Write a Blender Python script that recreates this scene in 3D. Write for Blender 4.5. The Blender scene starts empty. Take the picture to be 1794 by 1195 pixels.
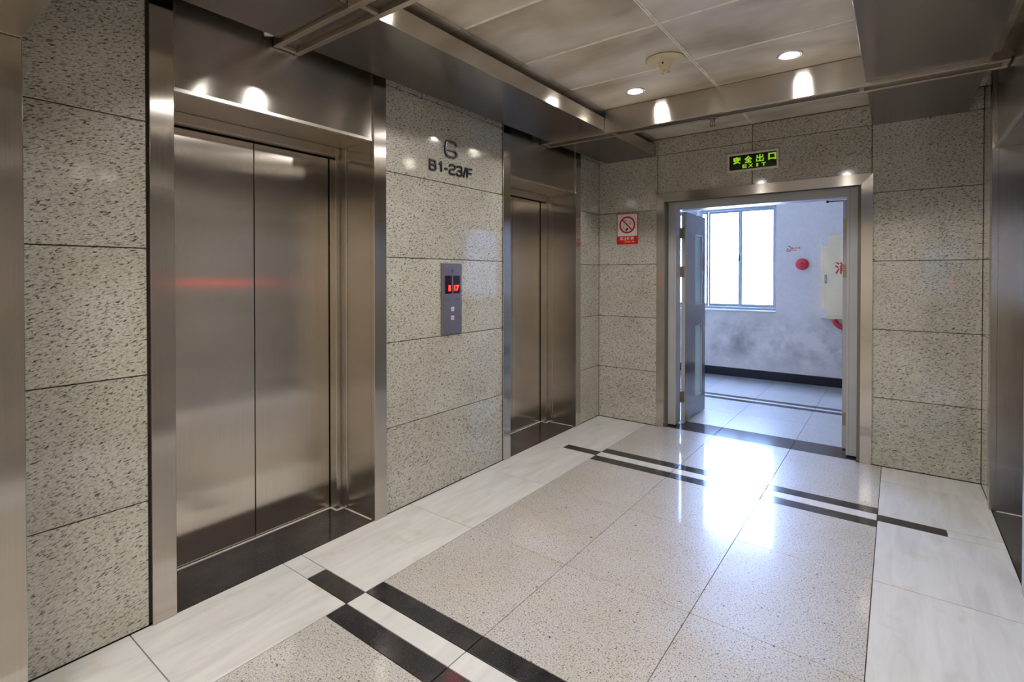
import bpy, bmesh, math, random
from mathutils import Vector, Matrix

# ------------------------------------------------------------------ camera, sky, exposure
scene = bpy.context.scene
COL = scene.collection
FPX = 900.3113
cam_data = bpy.data.cameras.new('camera')
cam_data.sensor_fit = 'HORIZONTAL'
cam_data.sensor_width = 36.0
cam_data.lens = FPX / 1794 * 36.0
cam_data.shift_y = -(597.5 - 492.2969) / 1794
cam_data.clip_start = 0.02
cam = bpy.data.objects.new('camera', cam_data)
cam.location = (2.3705, -4.611, 1.3917)
cam.rotation_euler = (math.pi / 2 - 0.0099, 0, 0.6424)
COL.objects.link(cam)
scene.camera = cam

SKY = (0.36, 0.54, 1.0)
SKY_STRENGTH = 43.0
LAMP = (1.0, 0.975, 0.94)
LENS_STRENGTH = 60.0
LAMP_WATTS = 11.0
world = bpy.data.worlds.new('sky')
scene.world = world
world.use_nodes = True
bg = world.node_tree.nodes['Background']
bg.inputs['Color'].default_value = (*SKY, 1)
bg.inputs['Strength'].default_value = SKY_STRENGTH

scene.view_settings.view_transform = 'Standard'
scene.view_settings.look = 'None'
scene.view_settings.gamma = 1.0
scene.view_settings.use_curve_mapping = False
scene.view_settings.exposure = 0.0

random.seed(4)
ROOM_W = 2.83       # left wall face x = 0, right wall face x = 2.83, far wall face y = 0
CEIL = 2.65
SOFFIT = 2.494

# ------------------------------------------------------------------ materials
M = {}


def new_mat(name):
    m = bpy.data.materials.new(name)
    m.use_nodes = True
    nt = m.node_tree
    p = nt.nodes['Principled BSDF']
    M[name] = m
    return m, nt, p


def plain(name, col, rough=0.5, metal=0.0, spec=0.5, emit=None, estr=0.0, noise=0.0, nscale=30, coat=0.0):
    m, nt, p = new_mat(name)
    p.inputs['Base Color'].default_value = (*col, 1)
    p.inputs['Roughness'].default_value = rough
    p.inputs['Metallic'].default_value = metal
    p.inputs['Specular IOR Level'].default_value = spec
    p.inputs['Coat Weight'].default_value = coat
    if noise:
        pos = nt.nodes.new('ShaderNodeNewGeometry')
        n = nt.nodes.new('ShaderNodeTexNoise')
        n.inputs['Scale'].default_value = nscale
        n.inputs['Detail'].default_value = 4
        nt.links.new(pos.outputs['Position'], n.inputs['Vector'])
        r = nt.nodes.new('ShaderNodeValToRGB')
        r.color_ramp.elements[0].position = 0.3
        r.color_ramp.elements[1].position = 0.7
        r.color_ramp.elements[0].color = (*[c * (1 - noise) for c in col], 1)
        r.color_ramp.elements[1].color = (*[min(1, c * (1 + noise * 0.5)) for c in col], 1)
        nt.links.new(n.outputs['Fac'], r.inputs['Fac'])
        nt.links.new(r.outputs['Color'], p.inputs['Base Color'])
    if emit:
        p.inputs['Emission Color'].default_value = (*emit, 1)
        p.inputs['Emission Strength'].default_value = estr
    return m


class NT:
    """small helper around a node tree"""
    def __init__(self, nt):
        self.nt = nt

    def node(self, t, **kw):
        n = self.nt.nodes.new(t)
        for k, v in kw.items():
            setattr(n, k, v)
        return n

    def link(self, a, b):
        self.nt.links.new(a, b)

    def math(self, op, a, b=None, clamp=False):
        n = self.node('ShaderNodeMath', operation=op, use_clamp=clamp)
        for i, v in enumerate((a, b)):
            if v is None:
                continue
            if hasattr(v, 'links'):
                self.link(v, n.inputs[i])
            else:
                n.inputs[i].default_value = v
        return n.outputs[0]

    def noise(self, vec, scale, detail=2, rough=0.5, dist=0.0):
        n = self.node('ShaderNodeTexNoise')
        n.inputs['Scale'].default_value = scale
        n.inputs['Detail'].default_value = detail
        n.inputs['Roughness'].default_value = rough
        n.inputs['Distortion'].default_value = dist
        self.link(vec, n.inputs['Vector'])
        return n.outputs['Fac']

    def ramp(self, fac, stops):
        r = self.node('ShaderNodeValToRGB')
        e = r.color_ramp.elements
        while len(e) < len(stops):
            e.new(0.5)
        for i, (pos, c) in enumerate(stops):
            e[i].position = pos
            e[i].color = (*c, 1) if len(c) == 3 else c
        self.link(fac, r.inputs['Fac'])
        return r.outputs['Color']

    def mix(self, fac, a, b, mode='MIX'):
        n = self.node('ShaderNodeMix', data_type='RGBA', blend_type=mode)
        for sock, v in ((n.inputs[0], fac), (n.inputs[6], a), (n.inputs[7], b)):
            if hasattr(v, 'links'):
                self.link(v, sock)
            elif isinstance(v, (tuple, list)):
                sock.default_value = (*v, 1)
            else:
                sock.default_value = v
        return n.outputs[2]

    def combine(self, x, y, z):
        n = self.node('ShaderNodeCombineXYZ')
        for i, v in enumerate((x, y, z)):
            if hasattr(v, 'links'):
                self.link(v, n.inputs[i])
            else:
                n.inputs[i].default_value = v
        return n.outputs[0]

    def position(self):
        g = self.node('ShaderNodeNewGeometry')
        s = self.node('ShaderNodeSeparateXYZ')
        self.link(g.outputs['Position'], s.inputs[0])
        return g, s.outputs[0], s.outputs[1], s.outputs[2]

    def rand(self):
        return self.node('ShaderNodeObjectInfo').outputs['Random']


def wall_granite():
    m, nt, p = new_mat('wall_granite')
    t = NT(nt)
    g, x, y, z = t.position()
    r = t.rand()
    off = t.math('MULTIPLY', r, 37.0)
    h = t.math('ADD', t.math('ADD', x, y), off)
    v = t.math('ADD', z, off)
    # flecks lie on a shallow diagonal
    a = math.radians(17)
    u1 = t.math('ADD', t.math('MULTIPLY', h, math.cos(a)), t.math('MULTIPLY', v, math.sin(a)))
    v1 = t.math('SUBTRACT', t.math('MULTIPLY', v, math.cos(a)), t.math('MULTIPLY', h, math.sin(a)))
    fl = t.combine(t.math('MULTIPLY', u1, 62.0), t.math('MULTIPLY', v1, 168.0), off)
    n1 = t.noise(fl, 1.0, 3, 0.55, 0.6)
    fleck = t.ramp(n1, [(0.0, (0, 0, 0)), (0.535, (0, 0, 0)), (0.66, (1, 1, 1))])
    fl2 = t.combine(t.math('MULTIPLY', u1, 95.0), t.math('MULTIPLY', v1, 210.0), off)
    n2 = t.noise(fl2, 1.0, 3, 0.6, 0.3)
    fine = t.ramp(n2, [(0.32, (0.36, 0.34, 0.29)), (0.46, (0.53, 0.505, 0.44)), (0.70, (0.66, 0.635, 0.565))])
    big = t.noise(t.combine(h, v, 0.0), 3.0, 3, 0.6)
    tone = t.ramp(big, [(0.3, (0.85, 0.84, 0.79)), (0.7, (1.0, 1.0, 1.0))])
    base = t.mix(1.0, fine, tone, 'MULTIPLY')
    col = t.mix(fleck, base, (0.07, 0.067, 0.057))
    per = t.math('ADD', t.math('MULTIPLY', r, 0.10), 0.94)
    pc = t.combine(per, per, per)
    col = t.mix(1.0, col, pc, 'MULTIPLY')
    t.link(col, p.inputs['Base Color'])
    p.inputs['Roughness'].default_value = 0.075
    p.inputs['IOR'].default_value = 1.72
    return m


def floor_granite():
    m, nt, p = new_mat('floor_granite')
    t = NT(nt)
    g, x, y, z = t.position()
    r = t.rand()
    off = t.math('MULTIPLY', r, 31.0)
    vec = t.combine(t.math('ADD', x, off), t.math('ADD', y, off), 0.0)
    n1 = t.noise(vec, 150, 2, 0.5, 0.4)
    dark = t.ramp(n1, [(0.0, (0, 0, 0)), (0.57, (0, 0, 0)), (0.66, (1, 1, 1))])
    n2 = t.noise(vec, 190, 3, 0.6)
    fine = t.ramp(n2, [(0.32, (0.26, 0.235, 0.22)), (0.47, (0.52, 0.49, 0.47)), (0.70, (0.70, 0.67, 0.65))])
    n3 = t.noise(vec, 62, 1, 0.4)
    blot = t.ramp(n3, [(0.0, (0, 0, 0)), (0.725, (0, 0, 0)), (0.75, (1, 1, 1))])
    big = t.noise(vec, 2.4, 3, 0.6)
    tone = t.ramp(big, [(0.34, (0.95, 0.92, 0.83)), (0.60, (1, 1, 1))])
    col = t.mix(1.0, fine, tone, 'MULTIPLY')
    col = t.mix(dark, col, (0.12, 0.105, 0.10))
    col = t.mix(blot, col, (0.03, 0.03, 0.035))
    t.link(col, p.inputs['Base Color'])
    p.inputs['Roughness'].default_value = 0.34
    p.inputs['Specular IOR Level'].default_value = 0.5
    p.inputs['Coat Weight'].default_value = 0.8
    p.inputs['Coat Roughness'].default_value = 0.085
    return m


def white_marble():
    m, nt, p = new_mat('white_marble')
    t = NT(nt)
    g, x, y, z = t.position()
    r = t.rand()
    off = t.math('MULTIPLY', r, 23.0)
    vec = t.combine(t.math('ADD', t.math('MULTIPLY', x, 14.0), off), t.math('ADD', t.math('MULTIPLY', y, 2.2), off), 0.0)
    n1 = t.noise(vec, 1.0, 5, 0.6, 0.8)
    col = t.ramp(n1, [(0.32, (0.60, 0.59, 0.57)), (0.5, (0.68, 0.67, 0.65)), (0.68, (0.74, 0.735, 0.72))])
    vec2 = t.combine(t.math('ADD', x, off), t.math('ADD', y, off), 0.0)
    n2 = t.noise(vec2, 4.5, 3, 0.6)
    stain = t.ramp(n2, [(0.60, (1, 1, 1)), (0.72, (0.93, 0.86, 0.76))])
    col = t.mix(1.0, col, stain, 'MULTIPLY')
    t.link(col, p.inputs['Base Color'])
    p.inputs['Roughness'].default_value = 0.34
    p.inputs['Coat Weight'].default_value = 0.8
    p.inputs['Coat Roughness'].default_value = 0.085
    return m


def black_granite():
    m, nt, p = new_mat('black_granite')
    t = NT(nt)
    g, x, y, z = t.position()
    vec = t.combine(x, y, z)
    n1 = t.noise(vec, 170, 2, 0.5)
    col = t.ramp(n1, [(0.60, (0.022, 0.020, 0.022)), (0.80, (0.13, 0.12, 0.12))])
    n2 = t.noise(vec, 7, 4, 0.6)
    dust = t.ramp(n2, [(0.45, (0, 0, 0)), (0.75, (0.028, 0.025, 0.022))])
    col = t.mix(1.0, col, dust, 'ADD')
    t.link(col, p.inputs['Base Color'])
    p.inputs['Roughness'].default_value = 0.14
    return m


def brushed(name, col, rough, aniso, stretch, wave=0.0, brush=0.06, hair=0.0):
    """stretch: 'h' spreads highlights sideways (hairline runs up), 'v' spreads them up and down, or a fixed axis"""
    m, nt, p = new_mat(name)
    t = NT(nt)
    g, x, y, z = t.position()
    p.inputs['Metallic'].default_value = 1.0
    p.inputs['Anisotropic'].default_value = aniso
    h = t.math('ADD', x, y)
    if stretch == 'h':
        c = t.node('ShaderNodeVectorMath', operation='CROSS_PRODUCT')
        t.link(g.outputs['Normal'], c.inputs[0])
        c.inputs[1].default_value = (0.001, 0.002, 1.0)
        t.link(c.outputs[0], p.inputs['Tangent'])
        vec = t.combine(t.math('MULTIPLY', h, 420.0), 0.0, t.math('MULTIPLY', z, 2.5))
    elif stretch == 'v':
        t.link(t.combine(0.012, 0.017, 1.0), p.inputs['Tangent'])
        vec = t.combine(t.math('MULTIPLY', h, 2.5), 0.0, t.math('MULTIPLY', z, 420.0))
    elif stretch == 'x':
        t.link(t.combine(1.0, 0.0, 0.0), p.inputs['Tangent'])
        vec = t.combine(t.math('MULTIPLY', x, 420.0), t.math('MULTIPLY', y, 2.5), 0.0)
    else:
        t.link(t.combine(0.012, 1.0, 0.017), p.inputs['Tangent'])
        vec = t.combine(t.math('MULTIPLY', x, 2.5), t.math('MULTIPLY', y, 420.0), 0.0)
    n = t.noise(vec, 1.0, 3, 0.6)
    lo = tuple(c * (1 - brush) for c in col)
    hi = tuple(min(1, c * (1 + brush)) for c in col)
    c1 = t.ramp(n, [(0.3, lo), (0.7, hi)])
    smear = t.noise(t.combine(t.math('MULTIPLY', h, 2.0), 0.0, t.math('MULTIPLY', z, 3.0)), 1.0, 4, 0.6)
    c2 = t.ramp(smear, [(0.35, (0.90, 0.89, 0.87)), (0.65, (1, 1, 1))])
    t.link(t.mix(1.0, c1, c2, 'MULTIPLY'), p.inputs['Base Color'])
    rr = t.math('ADD', t.math('MULTIPLY', n, 0.06), rough - 0.03)
    t.link(rr, p.inputs['Roughness'])
    prev = None
    if hair:
        hb = t.node('ShaderNodeBump')
        hb.inputs['Strength'].default_value = hair
        hb.inputs['Distance'].default_value = 0.0008
        t.link(n, hb.inputs['Height'])
        prev = hb.outputs[0]
        t.link(prev, p.inputs['Normal'])
    if wave:
        b = t.node('ShaderNodeBump')
        if prev:
            t.link(prev, b.inputs['Normal'])
        b.inputs['Strength'].default_value = wave
        b.inputs['Distance'].default_value = 0.02
        wn = t.noise(t.combine(t.math('MULTIPLY', h, 3.0), 0.0, t.math('MULTIPLY', z, 2.2)), 1.0, 1, 0.4)
        t.link(wn, b.inputs['Height'])
        t.link(b.outputs[0], p.inputs['Normal'])
    return m


def ceiling_panel_mat():
    m, nt, p = new_mat('ceiling_panel')
    t = NT(nt)
    g, x, y, z = t.position()
    r = t.rand()
    off = t.math('MULTIPLY', r, 19.0)
    vec = t.combine(t.math('ADD', t.math('MULTIPLY', x, 2.2), off), t.math('ADD', t.math('MULTIPLY', y, 4.2), off), 0.0)
    n = t.noise(vec, 0.8, 3, 0.5, 0.3)
    col = t.ramp(n, [(0.30, (0.43, 0.35, 0.25)), (0.50, (0.64, 0.555, 0.435)), (0.68, (0.78, 0.715, 0.61))])
    t.link(col, p.inputs['Base Color'])
    p.inputs['Roughness'].default_value = 0.5
    return m


def plaster_mat():
    m, nt, p = new_mat('dirty_plaster')
    t = NT(nt)
    g, x, y, z = t.position()
    vec = t.combine(x, y, z)
    n = t.noise(vec, 2.6, 5, 0.60, 0.1)
    # a band of grime rubbed into the wall at about knee height
    band = t.ramp(z, [(0.10, (0.15, 0.15, 0.15)), (0.30, (0.7, 0.7, 0.7)), (0.50, (1, 1, 1)), (0.72, (0.75, 0.75, 0.75)), (0.95, (0, 0, 0))])
    cloud = t.ramp(n, [(0.38, (0, 0, 0)), (0.66, (1, 1, 1))])
    fac = t.mix(1.0, band, cloud, 'MULTIPLY')
    n2 = t.noise(vec, 22, 5, 0.65)
    spot = t.ramp(n2, [(0.35, (0.94, 0.94, 0.94)), (0.6, (1, 1, 1))])
    col = t.mix(fac, (0.95, 0.80, 0.69), (0.26, 0.205, 0.17))
    col = t.mix(1.0, col, spot, 'MULTIPLY')
    t.link(col, p.inputs['Base Color'])
    p.inputs['Roughness'].default_value = 0.8
    b = t.node('ShaderNodeBump')
    b.inputs['Strength'].default_value = 0.15
    t.link(n2, b.inputs['Height'])
    t.link(b.outputs[0], p.inputs['Normal'])
    return m


def glass_mat(name, tint, fac):
    m = bpy.data.materials.new(name)
    m.use_nodes = True
    nt = m.node_tree
    nt.nodes.remove(nt.nodes['Principled BSDF'])
    out = nt.nodes['Material Output']
    tr = nt.nodes.new('ShaderNodeBsdfTransparent')
    tr.inputs['Color'].default_value = (*tint, 1)
    gl = nt.nodes.new('ShaderNodeBsdfGlossy')
    gl.inputs['Roughness'].default_value = 0.03
    mx = nt.nodes.new('ShaderNodeMixShader')
    mx.inputs[0].default_value = fac
    nt.links.new(tr.outputs[0], mx.inputs[1])
    nt.links.new(gl.outputs[0], mx.inputs[2])
    nt.links.new(mx.outputs[0], out.inputs['Surface'])
    M[name] = m
    return m


wall_granite(); floor_granite(); white_marble(); black_granite(); ceiling_panel_mat(); plaster_mat()
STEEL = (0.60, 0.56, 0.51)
brushed('steel_up', STEEL, 0.19, 1.0, 'h')
brushed('steel_leaf', (0.68, 0.62, 0.55), 0.16, 1.0, 'h', wave=0.03, hair=0.25)
brushed('steel_across', STEEL, 0.19, 1.0, 'v')
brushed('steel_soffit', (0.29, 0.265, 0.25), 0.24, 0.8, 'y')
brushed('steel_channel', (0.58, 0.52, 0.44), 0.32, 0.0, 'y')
plain('steel_edge', (0.75, 0.72, 0.66), 0.25, 1.0)
plain('panel_steel', (0.42, 0.37, 0.385), 0.36, 1.0)
plain('grout', (0.17, 0.15, 0.12), 0.9)
plain('floor_grout', (0.13, 0.115, 0.10), 0.9)
plain('white_grout', (0.72, 0.68, 0.62), 0.8, noise=0.15, nscale=40)
plain('dark_gap', (0.012, 0.012, 0.013), 0.6)
plain('white_paint', (0.74, 0.73, 0.70), 0.6, noise=0.06, nscale=4)
plain('hall_paint', (0.72, 0.68, 0.60), 0.6, noise=0.06, nscale=4)
plain('grid_bar', (0.95, 0.88, 0.76), 0.5, noise=0.2, nscale=14)
plain('grey_frame', (0.43, 0.43, 0.435), 0.38, noise=0.08, nscale=6)
plain('grey_leaf', (0.18, 0.17, 0.18), 0.08, noise=0.08, nscale=5)
plain('leaf_edge', (0.42, 0.40, 0.37), 0.45)
plain('brass', (0.30, 0.24, 0.15), 0.42, 1.0)
plain('aluminium', (0.34, 0.34, 0.36), 0.4, 0.35)
plain('base_black', (0.016, 0.014, 0.015), 0.6, spec=0.25, noise=0.3, nscale=20)
plain('cabinet_cream', (0.97, 0.70, 0.40), 0.45, noise=0.05, nscale=7)
plain('label_white', (0.97, 0.86, 0.76), 0.5)
plain('sign_red', (0.62, 0.012, 0.012), 0.35)
plain('sign_white', (0.80, 0.77, 0.75), 0.35)
plain('sign_yellow', (0.85, 0.35, 0.05), 0.4)
plain('ink_black', (0.02, 0.02, 0.022), 0.4)
plain('bell_red', (0.62, 0.012, 0.018), 0.3, coat=0.4)
plain('hose_red', (0.50, 0.012, 0.02), 0.4)
plain('sign_dark', (0.008, 0.016, 0.010), 0.25)
plain('sign_frame', (0.72, 0.64, 0.54), 0.4)
plain('glow_green', (0.40, 0.75, 0.05), 0.5, emit=(0.42, 0.85, 0.03), estr=0.42)
plain('display_dark', (0.020, 0.004, 0.008), 0.12)
plain('display_red', (0.8, 0.02, 0.02), 0.4, emit=(1.0, 0.005, 0.003), estr=30.0)
plain('button_grey', (0.62, 0.60, 0.62), 0.35)
plain('text_grey', (0.22, 0.19, 0.20), 0.5)
plain('letter_dark', (0.035, 0.04, 0.045), 0.22, 0.6)
plain('letter_chrome', (0.25, 0.23, 0.27), 0.12, 1.0)
plain('cream_plastic', (0.72, 0.62, 0.40), 0.45, noise=0.08, nscale=20)
plain('lamp_ring', (0.80, 0.80, 0.82), 0.2, 0.6)
plain('lamp_lens', (0.9, 0.9, 0.9), 0.4, emit=LAMP, estr=LENS_STRENGTH)
plain('sprinkler_metal', (0.34, 0.30, 0.27), 0.35, 1.0)
plain('slab', (0.30, 0.29, 0.27), 0.9)
glass_mat('window_glass', (0.96, 0.98, 1.0), 0.06)
plain('slit_glass', (0.62, 0.86, 0.88), 0.25)

# ------------------------------------------------------------------ mesh helpers


def bm_box(bm, x0, x1, y0, y1, z0, z1):
    vs = [bm.verts.new(c) for c in ((x0, y0, z0), (x1, y0, z0), (x1, y1, z0), (x0, y1, z0),
                                    (x0, y0, z1), (x1, y0, z1), (x1, y1, z1), (x0, y1, z1))]
    for f in ((3, 2, 1, 0), (4, 5, 6, 7), (0, 1, 5, 4), (1, 2, 6, 5), (2, 3, 7, 6), (3, 0, 4, 7)):
        bm.faces.new([vs[i] for i in f])


def finish(name, bm, mat, parent=None, smooth=False):
    bmesh.ops.recalc_face_normals(bm, faces=bm.faces[:])
    me = bpy.data.meshes.new(name)
    bm.to_mesh(me)
    bm.free()
    me.materials.append(M[mat])
    if smooth:
        for f in me.polygons:
            f.use_smooth = True
    o = bpy.data.objects.new(name, me)
    COL.objects.link(o)
    if parent:
        o.parent = parent
        o.matrix_parent_inverse = Matrix.Identity(4)
        o.location = -world_loc(parent)
    return o


def world_loc(o):
    v = Vector((0, 0, 0))
    while o:
        v += Vector(o.location)
        o = o.parent
    return v


def box(name, x0, x1, y0, y1, z0, z1, mat, parent=None, bevel=0.0):
    x0, x1 = min(x0, x1), max(x0, x1)
    y0, y1 = min(y0, y1), max(y0, y1)
    bm = bmesh.new()
    bm_box(bm, x0, x1, y0, y1, z0, z1)
    if bevel:
        bmesh.ops.bevel(bm, geom=bm.edges[:], offset=bevel, segments=1, affect='EDGES')
    return finish(name, bm, mat, parent)


def boxes(name, lst, mat, parent=None, bevel=0.0):
    bm = bmesh.new()
    for b in lst:
        bm_box(bm, *b)
    if bevel:
        bmesh.ops.bevel(bm, geom=bm.edges[:], offset=bevel, segments=1, affect='EDGES')
    return finish(name, bm, mat, parent)


def lathe(name, profile, centre, mat, parent=None, seg=40, axis='z', smooth=True):
    """profile: list of (radius, along-axis); axis 'z' or '-y' (points out of a wall facing the camera)"""
    bm = bmesh.new()
    rings = []
    for r, h in profile:
        if r < 1e-6:
            rings.append([bm.verts.new(_ax(0, 0, h, centre, axis))])
        else:
            rings.append([bm.verts.new(_ax(r * math.cos(2 * math.pi * i / seg), r * math.sin(2 * math.pi * i / seg), h, centre, axis)) for i in range(seg)])
    for a, b in zip(rings, rings[1:]):
        for i in range(seg):
            j = (i + 1) % seg
            if len(a) == 1 and len(b) == 1:
                continue
            if len(a) == 1:
                bm.faces.new((a[0], b[i], b[j]))
            elif len(b) == 1:
                bm.faces.new((a[i], a[j], b[0]))
            else:
                bm.faces.new((a[i], a[j], b[j], b[i]))
    return finish(name, bm, mat, parent, smooth)


def _ax(u, v, h, c, axis):
    if axis == 'z':
        return (c[0] + u, c[1] + v, c[2] + h)
    if axis == '-y':
        return (c[0] + u, c[1] - h, c[2] + v)
    if axis == 'x':
        return (c[0] + h, c[1] + u, c[2] + v)


def plane_map(kind, origin):
    """maps (right, up, out) as seen on a wall into the room"""
    o = Vector(origin)
    if kind == 'left':      # wall facing +x
        return lambda u, v, w: (o.x + w, o.y + u, o.z + v)
    if kind == 'right':     # wall facing -x
        return lambda u, v, w: (o.x - w, o.y - u, o.z + v)
    return lambda u, v, w: (o.x + u, o.y - w, o.z + v)   # wall facing -y


def map_box(name, fm, u0, u1, v0, v1, w0, w1, mat, parent=None, bevel=0.0):
    a, b = fm(u0, v0, w0), fm(u1, v1, w1)
    return box(name, min(a[0], b[0]), max(a[0], b[0]), min(a[1], b[1]), max(a[1], b[1]), min(a[2], b[2]), max(a[2], b[2]), mat, parent, bevel)


def prism(name, fm, outline, w0, w1, mat, parent=None):
    bm = bmesh.new()
    lo = [bm.verts.new(fm(u, v, w0)) for u, v in outline]
    hi = [bm.verts.new(fm(u, v, w1)) for u, v in outline]
    n = len(outline)
    bm.faces.new(lo[::-1])
    bm.faces.new(hi)
    for i in range(n):
        bm.faces.new((lo[i], lo[(i + 1) % n], hi[(i + 1) % n], hi[i]))
    return finish(name, bm, mat, parent)


def ribbon(name, fm, strokes, width, w0, w1, mat, parent=None):
    """thick lettering strokes with mitred corners; each stroke is (points, closed)"""
    bm = bmesh.new()
    for pts, closed in strokes:
        n = len(pts)
        L, R = [], []
        for i in range(n):
            p = Vector(pts[i])
            a = Vector(pts[i - 1]) if (i > 0 or closed) else None
            b = Vector(pts[(i + 1) % n]) if (i < n - 1 or closed) else None
            d1 = (p - a).normalized() if a is not None else None
            d2 = (b - p).normalized() if b is not None else None
            if d1 is None:
                nrm = Vector((-d2.y, d2.x)); k = 1
            elif d2 is None:
                nrm = Vector((-d1.y, d1.x)); k = 1
            else:
                n1 = Vector((-d1.y, d1.x)); n2 = Vector((-d2.y, d2.x))
                nrm = (n1 + n2).normalized()
                k = min(2.0, 1.0 / max(0.3, nrm.dot(n1)))
            L.append(p + nrm * width / 2 * k)
            R.append(p - nrm * width / 2 * k)
        segs = range(n if closed else n - 1)
        lo_l = [bm.verts.new(fm(q.x, q.y, w0)) for q in L]
        lo_r = [bm.verts.new(fm(q.x, q.y, w0)) for q in R]
        hi_l = [bm.verts.new(fm(q.x, q.y, w1)) for q in L]
        hi_r = [bm.verts.new(fm(q.x, q.y, w1)) for q in R]
        for i in segs:
            j = (i + 1) % n
            bm.faces.new((hi_r[i], hi_r[j], hi_l[j], hi_l[i]))
            bm.faces.new((lo_l[i], lo_l[j], lo_r[j], lo_r[i]))
            bm.faces.new((hi_l[i], hi_l[j], lo_l[j], lo_l[i]))
            bm.faces.new((lo_r[i], lo_r[j], hi_r[j], hi_r[i]))
        if not closed:
            for i in (0, n - 1):
                bm.faces.new((lo_l[i], hi_l[i], hi_r[i], lo_r[i]))
    return finish(name, bm, mat, parent)


def text(name, body, fm, u0, u1, v0, v1, w0, w1, mat, parent=None, bold=0.0):
    """lettering fitted into the rectangle u0..u1, v0..v1"""
    cu = bpy.data.curves.new('lettering', 'FONT')
    cu.body = body
    cu.offset = bold
    cu.extrude = 0.5
    cu.resolution_u = 3
    o = bpy.data.objects.new('lettering', cu)
    COL.objects.link(o)
    dg = bpy.context.evaluated_depsgraph_get()
    me = bpy.data.meshes.new_from_object(o.evaluated_get(dg))
    bpy.data.objects.remove(o)
    bpy.data.curves.remove(cu)
    xs = [v.co.x for v in me.vertices]; ys = [v.co.y for v in me.vertices]
    ax, bx, ay, by = min(xs), max(xs), min(ys), max(ys)
    for v in me.vertices:
        u = u0 + (v.co.x - ax) / (bx - ax) * (u1 - u0)
        q = v0 + (v.co.y - ay) / (by - ay) * (v1 - v0)
        v.co = Vector(fm(u, q, w1 if v.co.z > 0 else w0))
    me.name = name
    me.materials.clear()
    me.materials.append(M[mat])
    ob = bpy.data.objects.new(name, me)
    COL.objects.link(ob)
    if parent:
        ob.parent = parent
        ob.location = -world_loc(parent)
    return ob


def arc(cx, cy, rx, ry, a0, a1, n):
    return [(cx + rx * math.cos(math.radians(a0 + (a1 - a0) * i / n)), cy + ry * math.sin(math.radians(a0 + (a1 - a0) * i / n))) for i in range(n + 1)]


def empty(name, loc, label=None, cat=None, group=None, kind=None):
    o = bpy.data.objects.new(name, None)
    o.empty_display_size = 0.05
    o.location = loc
    COL.objects.link(o)
    tag(o, label, cat, group, kind)
    return o


def tag(o, label=None, cat=None, group=None, kind=None):
    if label:
        o['label'] = label
    if cat:
        o['category'] = cat
    if group:
        o['group'] = group
    if kind:
        o['kind'] = kind
    return o


def copy_tree(o, delta, parent=None):
    c = o.copy()
    COL.objects.link(c)
    if parent is None:
        c.location = Vector(o.location) + Vector(delta)
    else:
        c.parent = parent
    for ch in [q for q in bpy.data.objects if q.parent == o]:
        copy_tree(ch, delta, c)
    return c


# ------------------------------------------------------------------ structure: floor
GAP = 0.0021
floor = tag(boxes('floor', [(-0.50, 3.35, -8.4, 0.02, -0.10, -0.012), (-1.9, 4.1, 0.02, 3.0, -0.10, -0.012)], 'floor_grout'),
            'speckled granite and white marble lobby floor with black inlaid stripes', 'floor', kind='structure')


def tile(name, x0, x1, y0, y1, mat):
    g = 0.0012 if mat == 'floor_granite' else GAP
    return box(name, x0 + g, x1 - g, min(y0, y1) + g, max(y0, y1) - g, -0.012, 0.0, mat, floor, bevel=0.0006)


S_L, S_R = 0.507, 2.290          # inner edges of the white strips
cols = [S_L, 1.101, 1.695, S_R]
C1, C2 = -0.943, -1.036           # far stripe
D1, D2 = -3.197, -3.295           # near stripe
ST = 0.099                        # width of a black stripe
# white marble strips along both walls
ys = [-0.002, -0.322, C1, C2, -1.750, -2.485, D1, D2, -3.915, -4.60, -5.30]
for (xa, xb, blk) in ((0.0, S_L, (0.209, S_L)), (S_R, ROOM_W, (S_R, 2.597))):
    for a, b in zip(ys, ys[1:]):
        if (a, b) in ((C1, C2), (D1, D2)):
            tile('black_tile', blk[0], blk[1], a, b, 'black_granite')
            rest = (xa, blk[0]) if xa == 0 else (blk[1], xb)
            tile('marble_tile', rest[0], rest[1], a, b, 'white_marble')
        else:
            tile('marble_tile', xa, xb, a, b, 'white_marble')
# granite field and its double stripes
rows = [(0.026, C1 + ST), (C2 - ST, -1.748), (-1.748, -2.483), (-2.483, D1 + ST), (D2 - ST, -3.915), (-3.915, -4.60), (-4.60, -5.30)]
for a, b in rows:
    for xa, xb in zip(cols, cols[1:]):
        if a == 0.026:
            continue
        tile('granite_tile', xa, xb, a, b, 'floor_granite')
for xa, xb in zip(cols, cols[1:]):
    tile('granite_tile', xa, xb, -0.002, C1 + ST, 'floor_granite')
for xa, xb in ((0.668, 1.101), (1.101, 1.695), (1.695, 2.136)):
    tile('granite_tile', xa, xb, 0.026, -0.002, 'floor_granite')
for s1, s2 in ((C1, C2), (D1, D2)):
    for xa, xb in zip(cols, cols[1:]):
        tile('black_tile', xa, xb, s1 + ST, s1, 'black_granite')
        tile('marble_tile', xa, xb, s1, s2, 'white_marble')
        tile('black_tile', xa, xb, s2, s2 - ST, 'black_granite')
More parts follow.
